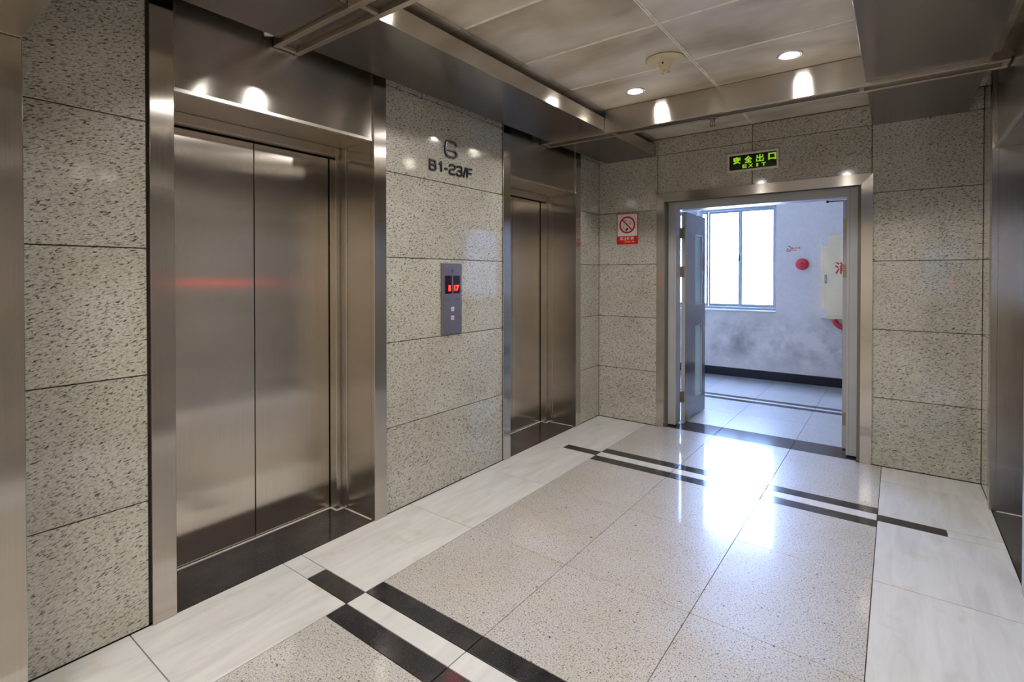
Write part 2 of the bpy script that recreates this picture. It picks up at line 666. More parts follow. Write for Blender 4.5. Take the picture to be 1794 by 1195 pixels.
# the dark threshold of the fire door and the stair-side floor
for xa, xb in ((0.668, 1.101), (1.101, 1.695), (1.695, 2.136)):
    tile('black_tile', xa, xb, 0.026, 0.320, 'black_granite')
xc = [-1.87, -1.275, -0.681, -0.087, 0.507, 1.101, 1.695, 2.290, 2.884, 3.478, 4.07]
for xa, xb in zip(xc, xc[1:]):
    tile('granite_tile', xa, xb, 0.320, 0.90, 'floor_granite')
    tile('granite_tile', xa, xb, 0.90, 1.450, 'floor_granite')
    tile('black_tile', xa, xb, 1.450, 1.550, 'black_granite')
    tile('marble_tile', xa, xb, 1.550, 1.615, 'white_marble')
    tile('black_tile', xa, xb, 1.615, 1.710, 'black_granite')
    tile('granite_tile', xa, xb, 1.710, 2.30, 'floor_granite')
    tile('granite_tile', xa, xb, 2.30, 2.93, 'floor_granite')
# plain tiles of the hall behind the portal
hx = [-0.45, 0.5, 1.4, 2.3, 3.3]
hy = [-5.30, -6.0, -6.8, -7.6, -8.3]
for xa, xb in zip(hx, hx[1:]):
    for a, b in zip(hy, hy[1:]):
        tile('granite_tile', xa, xb, a, b, 'floor_granite')

# ------------------------------------------------------------------ structure: walls with granite panels
OPEN = 0.5          # half width of an elevator opening
CASE = 0.086        # width of its steel casing
EY = (-3.255, -0.977)
PG = 0.0022


def panel(wall, x0, x1, y0, y1, z0, z1, th=0.02):
    """granite slab, gap all round"""
    o = box('granite_panel', x0, x1, y0, y1, z0 + PG, z1 - PG, 'wall_granite', wall, bevel=0.0012)
    return o


zs = [0.002, 0.5, 1.0, 1.5, 2.0, 2.5, 2.648]
wall_left = tag(boxes('wall_left', [(-0.52, -0.46, -5.0, 0.30, -0.1, 2.75),
                                    (-0.46, -0.020, -5.0, EY[0] - OPEN - CASE + 0.03, 0, 2.75),
                                    (-0.46, -0.020, EY[0] + OPEN + CASE - 0.03, EY[1] - OPEN - CASE + 0.03, 0, 2.75),
                                    (-0.46, -0.020, EY[1] + OPEN + CASE - 0.03, 0.30, 0, 2.75)], 'grout'),
                'left lobby wall clad in flecked grey granite panels', 'wall', kind='structure')
wall_right = tag(boxes('wall_right', [(ROOM_W + 0.46, ROOM_W + 0.52, -5.0, 0.30, -0.1, 2.75),
                                      (ROOM_W + 0.020, ROOM_W + 0.46, -5.0, EY[0] - OPEN - CASE + 0.03, 0, 2.75),
                                      (ROOM_W + 0.020, ROOM_W + 0.46, EY[0] + OPEN + CASE - 0.03, EY[1] - OPEN - CASE + 0.03, 0, 2.75),
                                      (ROOM_W + 0.020, ROOM_W + 0.46, EY[1] + OPEN + CASE - 0.03, 0.30, 0, 2.75)], 'grout'),
                 'narrow strip of granite-clad wall at the right edge beside the elevator', 'wall', kind='structure')
segs = [(-4.90, EY[0] - OPEN - CASE), (EY[0] + OPEN + CASE, EY[1] - OPEN - CASE), (EY[1] + OPEN + CASE, 0.0)]
for a, b in segs:
    for z0, z1 in zip(zs, zs[1:]):
        if b < -3.0:
            panel(wall_left, -0.020, 0.0, a, b - 0.010, z0, z1)
            panel(wall_right, ROOM_W, ROOM_W + 0.020, a, b - 0.010, z0, z1)
        else:
            e = 0.004
            panel(wall_left, -0.020, 0.0, a + e, b - (e if b < -0.1 else 0.001), z0, z1)
            panel(wall_right, ROOM_W, ROOM_W + 0.020, a + e, b - (e if b < -0.1 else 0.001), z0, z1)

wall_far = tag(boxes('wall_far', [(-0.46, 0.668, 0.020, 0.30, 0, 2.75), (2.136, ROOM_W + 0.46, 0.020, 0.30, 0, 2.75),
                                  (0.668, 2.136, 0.020, 0.30, 2.075, 2.75)], 'grout'),
               'far lobby wall of granite panels around the open double door', 'wall', kind='structure')
for z0, z1 in zip(zs, zs[1:]):
    for xa, xb in ((0.002, 0.600), (2.222, ROOM_W - 0.002)):
        if xa < 1 and z0 < 2.0:
            panel(wall_far, xa, xb - 0.004, 0.0, 0.020, z0, z1)
        elif xa > 1 and z0 < 2.0:
            panel(wall_far, xa + 0.004, xb, 0.0, 0.020, z0, z1)
        else:
            panel(wall_far, xa + (0 if xa < 1 else PG), xb - (PG if xa < 1 else 0), 0.0, 0.020, z0, z1)
for z0, z1 in ((2.125, 2.5), (2.5, 2.648)):
    panel(wall_far, 0.600 + PG, 1.408 - PG, 0.0, 0.020, z0, z1)
    panel(wall_far, 1.408 + PG, 2.222 - PG, 0.0, 0.020, z0, z1)

# stair side room beyond the fire door
WY = 2.94
WX = [-0.665, 1.088]     # window opening
WZ = [0.925, 2.335]
wall_window = tag(boxes('wall_window', [(-1.90, WX[0], WY, WY + 0.22, -0.1, 2.95), (WX[1], 4.10, WY, WY + 0.22, -0.1, 2.95),
                                        (WX[0], WX[1], WY, WY + 0.22, -0.1, WZ[0]), (WX[0], WX[1], WY, WY + 0.22, WZ[1], 2.95)], 'dirty_plaster'),
                  'grimy white plaster wall with a window beyond the open door', 'wall', kind='structure')
tag(box('wall_stair_left', -2.0, -1.90, 0.02, WY + 0.22, -0.1, 2.95, 'white_paint'), 'white painted side wall hidden left of the open door', 'wall', kind='structure')
tag(box('wall_stair_right', 4.10, 4.2, 0.02, WY + 0.22, -0.1, 2.95, 'white_paint'), 'white painted side wall hidden right of the open door', 'wall', kind='structure')
tag(boxes('wall_stair_front', [(-2.0, 0.668, 0.302, 0.322, 0, 2.95), (2.136, 4.2, 0.302, 0.322, 0, 2.95), (0.668, 2.136, 0.302, 0.322, 2.075, 2.95),
                               (-2.0, -0.5, 0.02, 0.302, 0, 2.95), (3.33, 4.2, 0.02, 0.302, 0, 2.95)], 'white_paint'),
    'white painted back of the lobby wall facing the window', 'wall', kind='structure')
tag(box('ceiling_stair', -2.0, 4.2, 0.02, WY + 0.22, 2.95, 3.05, 'white_paint'), 'white ceiling of the room beyond the door', 'ceiling', kind='structure')
tag(boxes('baseboard_window', [(-1.90, 4.10, WY - 0.018, WY, 0.0, 0.115)], 'base_black', bevel=0.003), 'black stone baseboard under the window wall', 'baseboard', kind='structure')

# hall behind the camera
tag(boxes('wall_back', [(-0.5, 3.33, -8.4, -8.3, -0.1, 2.75)], 'hall_paint'), 'cream painted end wall of the hall behind the viewer', 'wall', kind='structure')
tag(boxes('wall_hall_left', [(-0.52, -0.46, -8.4, -5.0, -0.1, 2.75)], 'hall_paint'), 'cream painted left wall of the hall behind the viewer', 'wall', kind='structure')
tag(boxes('wall_hall_right', [(3.29, 3.35, -8.4, -5.0, -0.1, 2.75)], 'hall_paint'), 'cream painted right wall of the hall behind the viewer', 'wall', kind='structure')

# ------------------------------------------------------------------ structure: ceiling
ceiling = tag(boxes('ceiling', [(-0.52, 3.35, -8.4, 0.30, 2.665, 2.78)], 'dark_gap'), 'stained beige panel ceiling with thin metal grid bars', 'ceiling', kind='structure')
cx = [-0.02, 0.592, 1.413, 2.230, 2.85]
cyr = [0.0, -0.52, -1.052, -1.583, -2.115, -2.652, -3.19, -3.72, -4.25, -4.90]
for a, b in zip(cx, cx[1:]):
    for y1, y0 in zip(cyr, cyr[1:]):
        box('ceiling_panel', a + 0.003, b - 0.003, y0 + 0.003, y1 - 0.003, CEIL, 2.665, 'ceiling_panel', ceiling, bevel=0.001)
for a, b in zip([-0.45, 0.8, 2.05], [0.8, 2.05, 3.28]):
    for y1, y0 in zip([-4.90, -6.1, -7.2], [-6.1, -7.2, -8.28]):
        box('ceiling_panel', a + 0.003, b - 0.003, y0 + 0.003, y1 - 0.003, CEIL, 2.665, 'ceiling_panel', ceiling, bevel=0.001)
for yy in cyr[1:-1]:
    if yy in (-1.052, -3.19):
        continue
    for a, b in zip(cx[1:3], cx[2:4]):
        box('grid_bar', a + 0.012, b - 0.012, yy - 0.0065, yy + 0.0065, CEIL - 0.004, CEIL + 0.001, 'grid_bar', ceiling)
for y1, y0 in ((-0.01, -0.91), (-1.06, -3.19), (-3.35, -4.24)):
    box('grid_bar', 1.4035, 1.4115, y0, y1, CEIL - 0.004, CEIL + 0.001, 'grid_bar', ceiling)
    box('grid_bar', 1.4145, 1.4225, y0, y1, CEIL - 0.004, CEIL + 0.001, 'grid_bar', ceiling)

# steel soffit trays along both walls
BEAM = {'near': (-3.335, -3.200), 'far': (-1.055, -0.920)}
bays = [(-4.236, -3.337), (-3.198, -1.057), (-0.918, -0.003)]
for n, (xa, xb, lab) in enumerate(((0.080, 0.587, 'left'), (2.746, 2.222, 'right'))):
    s = 1 if xb > xa else -1
    r = empty('trim_%d' % (n + 1), ((xa + xb) / 2, -2.1, SOFFIT),
              'dark brushed steel soffit hanging along the %s wall below the ceiling' % lab, 'soffit', kind='structure')
    for y0, y1 in bays:
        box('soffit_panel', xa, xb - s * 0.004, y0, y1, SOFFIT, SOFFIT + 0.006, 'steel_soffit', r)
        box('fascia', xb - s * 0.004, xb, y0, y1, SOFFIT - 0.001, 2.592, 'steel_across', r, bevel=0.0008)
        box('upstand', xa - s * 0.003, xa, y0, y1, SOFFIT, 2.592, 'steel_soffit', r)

# cross beams: steel faced channels running from wall to wall over the elevators
for n, (key, lab) in enumerate((('near', 'near'), ('far', 'far'))):
    y0, y1 = BEAM[key]
    r = empty('trim_%d' % (n + 3), (1.415, (y0 + y1) / 2, 2.475),
              'brushed steel cross beam with a recessed underside channel, %s' % ('close to the camera at the top edge' if key == 'near' else 'in front of the exit sign'), 'beam', kind='structure')
    for ya, yb in ((y0, y0 + 0.028), (y1 - 0.028, y1)):
        box('channel_lip', 0.006, ROOM_W - 0.006, ya, yb, 2.474, SOFFIT + 0.03, 'steel_channel', r, bevel=0.0015)
    box('beam_face', 0.590, 2.219, y0, y0 + 0.006, SOFFIT + 0.031, CEIL - 0.004, 'steel_across', r)
    box('beam_face', 0.590, 2.219, y1 - 0.006, y1, SOFFIT + 0.031, CEIL - 0.004, 'steel_across', r)
    box('face_trim', 0.590, 2.219, y0 - 0.003, y0 - 0.0002, 2.4745, CEIL - 0.004, 'steel_across', r, bevel=0.0008)
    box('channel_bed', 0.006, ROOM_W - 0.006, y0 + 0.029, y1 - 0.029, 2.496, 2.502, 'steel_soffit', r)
    for xd in (0.008, 0.625, 2.190, ROOM_W - 0.030):
        box('divider', xd, xd + 0.022, y0 + 0.029, y1 - 0.029, 2.476, 2.4955, 'steel_channel', r, bevel=0.001)

# steel portal the viewer stands in
portal = empty('trim_5', (1.4, -4.55, 0), 'brushed steel clad portal jamb at the left edge beside the granite', 'portal', kind='structure')
PY0, PY1 = -4.900, -4.240
box('jamb', 0.003, 0.200, PY0, PY1, 0.001, 2.126, 'steel_up', portal, bevel=0.002)
box('jamb', 2.660, ROOM_W - 0.003, PY0, PY1, 0.001, 2.126, 'steel_up', portal, bevel=0.002)
box('head', 0.003, ROOM_W - 0.003, PY0, PY1, 2.130, 2.648, 'steel_channel', portal, bevel=0.002)
box('joint_strip', 0.2005, 0.2025, PY0 + 0.01, PY1 - 0.004, 2.1262, 2.1302, 'steel_edge', portal)

# ------------------------------------------------------------------ elevator doorways
DEPTH = 0.352


def elevator(name, side, yc, label):
    def X(d):
        return -d if side == 'l' else ROOM_W + d
    root = empty(name, (X(0.0), yc, 0.0), label, 'elevator', kind='structure')

    def bx(nm, d0, d1, u0, u1, z0, z1, mat, par=root, bevel=0.0):
        return box(nm, X(d0), X(d1), yc + u0, yc + u1, z0, z1, mat, par, bevel)
    for s in (-1, 1):
        a, b = (OPEN, OPEN + CASE)
        lo, hi = (a, b) if s > 0 else (-b, -a)
        bx('casing', -0.012, 0.018, lo, hi, 0.001, 2.648, 'steel_up', bevel=0.0012)
        lo, hi = (OPEN, OPEN + 0.030) if s > 0 else (-OPEN - 0.030, -OPEN)
        bx('reveal', 0.0185, 0.282, lo, hi, 0.001, 2.1485, 'steel_up')
        lo, hi = (OPEN - 0.006, OPEN - 0.0002) if s > 0 else (-OPEN + 0.0002, -OPEN + 0.006)
        bx('bead', 0.240, 0.262, lo, hi, 0.006, 2.1485, 'steel_up', bevel=0.0015)
        lo, hi = (OPEN - 0.047, OPEN + 0.030) if s > 0 else (-OPEN - 0.030, -OPEN + 0.047)
        bx('door_jamb', 0.2825, 0.345, lo, hi, 0.004, 2.1485, 'steel_up', bevel=0.0012)
    bx('lintel', 0.000, 0.018, -OPEN + 0.006, OPEN - 0.006, 2.166, 2.648, 'steel_across')
    for u in (-OPEN + 0.0005, OPEN - 0.0055):
        bx('lintel_edge', -0.004, 0.012, u, u + 0.005, 2.166, 2.648, 'steel_channel')
    bx('lintel_trim', -0.004, 0.018, -OPEN + 0.0005, OPEN - 0.0005, 2.149, 2.1655, 'steel_edge', bevel=0.001)
    bx('head_reveal', 0.0185, 0.282, -OPEN + 0.0005, OPEN - 0.0005, 2.149, 2.165, 'steel_channel')
    bx('door_head', 0.2825, 0.345, -OPEN + 0.0475, OPEN - 0.0475, 2.100, 2.1485, 'steel_channel', bevel=0.001)
    for u0, u1 in ((-OPEN + 0.044, 0.0035), (0.0085, OPEN - 0.051)):
        bx('door_leaf', DEPTH, DEPTH + 0.03, u0, u1, 0.006, 2.092, 'steel_leaf', bevel=0.001)
    bx('shaft_back', DEPTH + 0.034, DEPTH + 0.06, -OPEN, OPEN, 0.0, 2.16, 'dark_gap')
    bx('threshold', 0.003, 0.345, -OPEN + 0.004, OPEN - 0.004, -0.05, 0.0, 'black_granite')
    g = [(0.336, 0.349, -OPEN + 0.05, OPEN - 0.05)]
    for s in (-1, 1):
        g.append((0.02, 0.282, s * OPEN - 0.004 - 0.001 * s, s * OPEN + 0.004 - 0.001 * s))
        g.append((0.274, 0.284, min(s * OPEN, s * (OPEN - 0.05)), max(s * OPEN, s * (OPEN - 0.05))))
        g.append((0.280, 0.345, s * (OPEN - 0.05) - 0.004, s * (OPEN - 0.05) + 0.004))
    bm = bmesh.new()
    for d0, d1, u0, u1 in g:
        x0, x1 = sorted((X(d0), X(d1)))
        bm_box(bm, x0, x1, yc + u0, yc + u1, 0.0, 0.003)
    finish('grout_seam', bm, 'white_grout', root)
    bx('shaft_sill', 0.345, 0.385, -OPEN, OPEN, -0.05, -0.001, 'dark_gap')
    return root


elevator('door_1', 'l', EY[0], 'large brushed steel elevator doors nearest the camera on the left wall')
elevator('door_2', 'l', EY[1], 'smaller looking brushed steel elevator doorway near the far left corner')
elevator('door_3', 'r', EY[1], 'steel elevator doorway cut off by the right edge of the picture')
elevator('door_4', 'r', EY[0], 'brushed steel elevator doors opposite the large left elevator')

# ------------------------------------------------------------------ open fire door in the far wall
fd = empty('door_5', (1.41, 0.1, 0.0), 'open grey double fire door in a steel surround under the exit sign', 'door', kind='structure')
far = plane_map('far', (0, 0, 0))
JO, JI, KI, KO, HT, HI = 0.596, 0.664, 2.158, 2.230, 2.147, 2.068
prism('casing_jamb', far, [(JO, 0.001), (JI, 0.001), (JI, HI - 0.001), (JO, HT - 0.001)], -0.02, 0.014, 'steel_up', fd)
prism('casing_jamb', far, [(KI, 0.001), (KO, 0.001), (KO, HT - 0.001), (KI, HI - 0.001)], -0.02, 0.014, 'steel_up', fd)
prism('casing_head', far, [(JO + 0.002, HT), (KO - 0.002, HT), (KI - 0.001, HI), (JI + 0.001, HI)], -0.02, 0.014, 'steel_across', fd)
box('casing_return', 0.652, 0.6635, 0.0205, 0.088, 0.001, 2.075, 'grey_frame', fd)
box('casing_return', 2.1585, 2.170, 0.0205, 0.088, 0.001, 2.075, 'grey_frame', fd)
box('frame_jamb', 0.669, 0.722, 0.089, 0.235, 0.012, 2.072, 'grey_frame', fd, bevel=0.0015)
box('frame_jamb', 0.7225, 0.741, 0.089, 0.150, 0.012, 1.997, 'grey_frame', fd, bevel=0.0015)
box('frame_stop', 0.7225, 0.7345, 0.1505, 0.235, 0.012, 1.997, 'grey_frame', fd)
box('frame_jamb', 2.082, 2.135, 0.089, 0.235, 0.012, 2.072, 'grey_frame', fd, bevel=0.0015)
box('frame_jamb', 2.0635, 2.0815, 0.089, 0.150, 0.012, 1.997, 'grey_frame', fd, bevel=0.0015)
box('frame_head', 0.7225, 2.0815, 0.089, 0.235, 1.998, 2.072, 'grey_frame', fd, bevel=0.0015)


def leaf(x0, x1, y0, y1, sgn):
    ga, gb = y0 + 0.295, y0 + 0.517
    zl = [(0.195, 0.905), (1.110, 1.800)]
    z0, z1 = 0.010, 1.993
    bm = bmesh.new()
    bm_box(bm, x0, x1, y0, ga, z0, z1)
    bm_box(bm, x0, x1, gb, y1, z0, z1)
    for za, zb in ((z0, zl[0][0]), (zl[0][1], zl[1][0]), (zl[1][1], z1)):
        bm_box(bm, x0, x1, ga, gb, za, zb)
    o = finish('door_leaf', bm, 'grey_leaf', fd)
    xm = (x0 + x1) / 2
    for za, zb in zl:
        box('glass_pane', xm - 0.003, xm + 0.003, ga, gb, za, zb, 'slit_glass', o)
        boxes('glazing_bead', [(x0 - 0.001, x1 + 0.001, ga, gb, za, za + 0.008), (x0 - 0.001, x1 + 0.001, ga, gb, zb - 0.008, zb),
                               (x0 - 0.001, x1 + 0.001, gb - 0.008, gb, za, zb), (x0 - 0.001, x1 + 0.001, ga, ga + 0.005, za, zb)], 'grey_frame', o)
    box('edge_strip', x0 + 0.001, x1 - 0.001, y0 - 0.003, y0, z0, z1, 'leaf_edge', o)
    # hinges: two leaves and a knuckle
    for zc, hh in ((1.795, 0.052), (1.430, 0.052), (0.247, 0.052)):
        hx = x0 - 0.012 if sgn > 0 else x1 + 0.012
        bm = bmesh.new()
        if sgn > 0:
            bm_box(bm, x0 + 0.001, x0 + 0.030, y0 - 0.0055, y0 - 0.0032, zc - hh, zc + hh)
            bm_box(bm, hx, x0 + 0.001, y0 - 0.0055, y0 - 0.0025, zc - hh, zc + hh)
        else:
            bm_box(bm, x0 + 0.002, x1 - 0.001, y0 - 0.0055, y0 - 0.0032, zc - hh, zc + hh)
            bm_box(bm, x1 - 0.001, hx, y0 - 0.0055, y0 - 0.0025, zc - hh, zc + hh)
        for i in range(5):
            za = zc - hh + i * hh * 0.4
            r = 0.006
            vs0 = []
            vs1 = []
            for k in range(8):
                a = k * math.pi / 4
                vs0.append(bm.verts.new((hx + r * math.cos(a), y0 - 0.006 + r * math.sin(a), za + 0.001)))
                vs1.append(bm.verts.new((hx + r * math.cos(a), y0 - 0.006 + r * math.sin(a), za + hh * 0.4 - 0.001)))
            bm.faces.new(vs0)
            bm.faces.new(vs1)
            for k in range(8):
                bm.faces.new((vs0[k], vs0[(k + 1) % 8], vs1[(k + 1) % 8], vs1[k]))
        finish('hinge', bm, 'brass', o)
    return o


lf = leaf(0.742, 0.779, 0.242, 0.865, 1)
rf = leaf(2.026, 2.060, 0.272, 0.895, -1)
box('door_closer', 0.745, 0.776, 0.690, 0.790, 1.994, 2.050, 'label_white', lf, bevel=0.002)
boxes('closer_arm', [(1.905, 2.040, 0.452, 0.462, 2.012, 2.020), (1.893, 1.908, 0.446, 0.468, 2.006, 2.026)], 'base_black', rf)

# ------------------------------------------------------------------ window in the plaster wall
win = empty('window_1', ((WX[0] + WX[1]) / 2, WY, WZ[0]), 'aluminium sliding window glowing white with daylight', 'window', kind='structure')
FY0, FY1 = WY + 0.030, WY + 0.080
boxes('window_frame', [(WX[0], WX[1], FY0, FY1, WZ[0], WZ[0] + 0.035), (WX[0], WX[1], FY0, FY1, WZ[1] - 0.030, WZ[1]),
                       (WX[0], WX[0] + 0.012, FY0, FY1, WZ[0], WZ[1]), (WX[1] - 0.012, WX[1], FY0, FY1, WZ[0], WZ[1])], 'aluminium', win, bevel=0.002)
px = [-0.652, -0.222, 0.207, 0.637, 1.075]
for i, (a, b) in enumerate(zip(px, px[1:])):
    dy = 0.004 if i % 2 else 0.022
    ya, yb = FY0 + dy, FY0 + dy + 0.016
    za, zb = WZ[0] + 0.036, WZ[1] - 0.031
    wl = 0.027
    s = boxes('sash', [(a, a + wl, ya, yb, za, zb), (b - wl, b, ya, yb, za, zb), (a + wl, b - wl, ya, yb, za, za + 0.040), (a + wl, b - wl, ya, yb, zb - 0.030, zb)], 'aluminium', win, bevel=0.0015)
    box('pane', a + wl, b - wl, ya + 0.006, ya + 0.009, za + 0.040, zb - 0.030, 'window_glass', s)
    if i == 2:
        boxes('latch', [(b - 0.022, b - 0.006, ya - 0.012, ya, 1.60, 1.68), (b - 0.034, b - 0.014, ya - 0.018, ya - 0.006, 1.605, 1.625)], 'base_black', s, bevel=0.002)
box('sill', WX[0] - 0.01, WX[1] + 0.012, WY - 0.022, WY + 0.029, WZ[0] - 0.026, WZ[0] - 0.002, 'white_paint', win, bevel=0.004)

# ------------------------------------------------------------------ ceiling lamps, then the added hall fill panels
lamp_spots = [(0.940, -1.300, 'small round downlight in the ceiling left of the cream nozzle'),
              (1.876, -1.314, 'bright round downlight near the right soffit, in line with the exit sign'),
              (0.910, -2.930, 'round downlight whose glow just shows at the top edge above the left soffit'),
              (1.876, -2.930, 'round downlight out of view above the right of the near bay'),
              ]
for i, (lx, ly, lab) in enumerate(lamp_spots):
    if i == 0:
        root = empty('downlight', (lx, ly, CEIL), lab, 'lamp', 'recessed ceiling downlights')
        lathe('trim_ring', [(0.046, -0.001), (0.048, -0.006), (0.062, -0.007), (0.068, -0.004), (0.069, -0.0005)], (lx, ly, CEIL), 'lamp_ring', root)
        lathe('lens', [(0.0, -0.011), (0.022, -0.010), (0.038, -0.0065), (0.0455, -0.001)], (lx, ly, CEIL), 'lamp_lens', root)
        ld = bpy.data.lights.new('lamp_light', 'AREA')
        ld.shape = 'DISK'
        ld.size = 0.09
        ld.energy = LAMP_WATTS
        ld.color = LAMP
        ld.spread = math.radians(163)
        lo = bpy.data.objects.new('lamp_light', ld)
        COL.objects.link(lo)
        lo.parent = root
        lo.location = (0, 0, -0.0125)
        proto = root
    else:
        c = copy_tree(proto, (lx - lamp_spots[0][0], ly - lamp_spots[0][1], 0))
        c['label'] = lab

plain('hall_fill_glow', (0.9, 0.9, 0.9), 0.5, emit=LAMP, estr=31.0)
for k, ty in enumerate((-5.55, -6.75)):  # unseen fill panels, added to brighten the lobby from behind the camera
    tr = empty('hall_fill_panel', (1.4, ty, CEIL), '%s long glowing fill panel added out of view in the hall behind the viewer' % ('nearer', 'farther')[k], 'lamp', 'added hall fill panels')
    box('housing', 0.65, 2.15, ty - 0.18, ty + 0.18, CEIL - 0.020, CEIL - 0.0005, 'white_paint', tr, bevel=0.003)
    box('diffuser', 0.68, 2.12, ty - 0.15, ty + 0.15, CEIL - 0.026, CEIL - 0.0205, 'hall_fill_glow', tr)

nozzle = empty('ceiling_nozzle', (1.286, -1.677, CEIL - 0.004), 'cream round ceiling plate with a conical nozzle between the downlights', 'ceiling fixture')
lathe('plate', [(0.0, -0.014), (0.05, -0.013), (0.095, -0.009), (0.108, -0.004), (0.108, 0.0)], (1.286, -1.677, CEIL - 0.004), 'cream_plastic', nozzle)
lathe('cone', [(0.040, -0.0135), (0.037, -0.022), (0.031, -0.045), (0.026, -0.060), (0.022, -0.062), (0.0, -0.062)], (1.286, -1.677, CEIL - 0.004), 'cream_plastic', nozzle)
for k in range(3):
    bm = bmesh.new()
    a = 0.5 + k * 2.094
    cxn, cyn = 1.286 + 0.020 * math.cos(a), -1.677 + 0.020 * math.sin(a)
    bm_box(bm, cxn - 0.005, cxn + 0.005, cyn - 0.005, cyn + 0.005, CEIL - 0.082, CEIL - 0.0665)
    finish('tip', bm, 'cream_plastic', nozzle)
box('set_screw', 1.282, 1.290, -1.7185, -1.711, CEIL - 0.036, CEIL - 0.028, 'ink_black', nozzle)

sp = empty('sprinkler_head', (1.352, -0.948, 2.474), 'small metal sprinkler under the far cross beam in front of the exit sign', 'sprinkler')
lathe('escutcheon', [(0.0, -0.006), (0.030, -0.005), (0.036, 0.0)], (1.352, -0.948, 2.4735), 'sprinkler_metal', sp, seg=20)
lathe('body', [(0.016, -0.0065), (0.016, -0.018), (0.010, -0.020), (0.0, -0.020)], (1.352, -0.948, 2.4735), 'sprinkler_metal', sp, seg=16)
for s in (-1, 1):
    box('yoke_arm', 1.352 + s * 0.013 - 0.0025, 1.352 + s * 0.013 + 0.0025, -0.951, -0.945, 2.424, 2.4555, 'brass', sp)
lathe('deflector', [(0.0, 0.0), (0.017, 0.0), (0.017, -0.003), (0.0, -0.003)], (1.352, -0.948, 2.4238), 'brass', sp, seg=16)
box('glass_bulb', 1.350, 1.354, -0.950, -0.946, 2.424, 2.453, 'hose_red', sp)

# ------------------------------------------------------------------ lettering on the granite between the elevators
floor_no = empty('floor_number', (0.0, -2.115, 2.06), 'dark metal floor number 6 above B1-23/F on the granite wall', 'sign')
fm = plane_map('left', (0.0, -2.178, 2.178))
W6, H6 = 0.105, 0.098
six = [(W6, 0.077), (W6, 0.087), (0.086, H6), (0.020, H6), (0.004, 0.084), (0.0, 0.060), (0.0, 0.020), (0.018, 0.0), (0.086, 0.0), (W6, 0.016),
       (W6, 0.030), (0.088, 0.044), (0.002, 0.044)]
ribbon('digit', fm, [(six, False)], 0.0115, 0.001, 0.013, 'letter_dark', floor_no)
ribbon('digit_face', fm, [(six[3:], False)], 0.0065, 0.0132, 0.0145, 'letter_chrome', floor_no)
fm = plane_map('left', (0.0, -2.317, 2.068))
LH, LW = 0.060, 0.050


def letters(ch, ox):
    P = lambda *q: [(ox + a * LW, b * LH) for a, b in q]
    if ch == 'B':
        return [(P((0, 0), (0, 1), (0.82, 1), (0.98, 0.9), (0.98, 0.62), (0.86, 0.52), (0, 0.52)), False),
                (P((0.86, 0.52), (1.0, 0.42), (1.0, 0.12), (0.86, 0), (0, 0)), False)]
    if ch == '1':
        return [(P((0.0, 0.70), (0.34, 1.0), (0.40, 1.0), (0.40, 0)), False)]
    if ch == '-':
        return [(P((0.0, 0.42), (0.55, 0.42)), False)]
    if ch == '2':
        return [(P((0, 0.74), (0.02, 0.90), (0.16, 1), (0.84, 1), (1, 0.88), (1, 0.64), (0.84, 0.52), (0.16, 0.46), (0, 0.34), (0, 0), (1.0, 0)), False)]
    if ch == '3':
        return [(P((0, 0.80), (0.02, 0.92), (0.16, 1), (0.82, 1), (0.97, 0.9), (0.97, 0.62), (0.84, 0.52), (0.28, 0.52)), False),
                (P((0.84, 0.52), (1, 0.40), (1, 0.12), (0.84, 0), (0.16, 0), (0, 0.10), (0, 0.22)), False)]
    if ch == '/':
        return [(P((0.0, -0.06), (0.46, 1.06)), False)]
    if ch == 'F':
        return [(P((0, 0), (0, 1), (0.95, 1)), False), (P((0, 0.50), (0.82, 0.50)), False)]


for ch, ox in (('B', 0.0), ('1', 0.082), ('-', 0.132), ('2', 0.180), ('3', 0.248), ('/', 0.316), ('F', 0.354)):
    ribbon('character', fm, letters(ch, ox), 0.0105, 0.001, 0.010, 'letter_dark', floor_no)

# ------------------------------------------------------------------ hall call panels


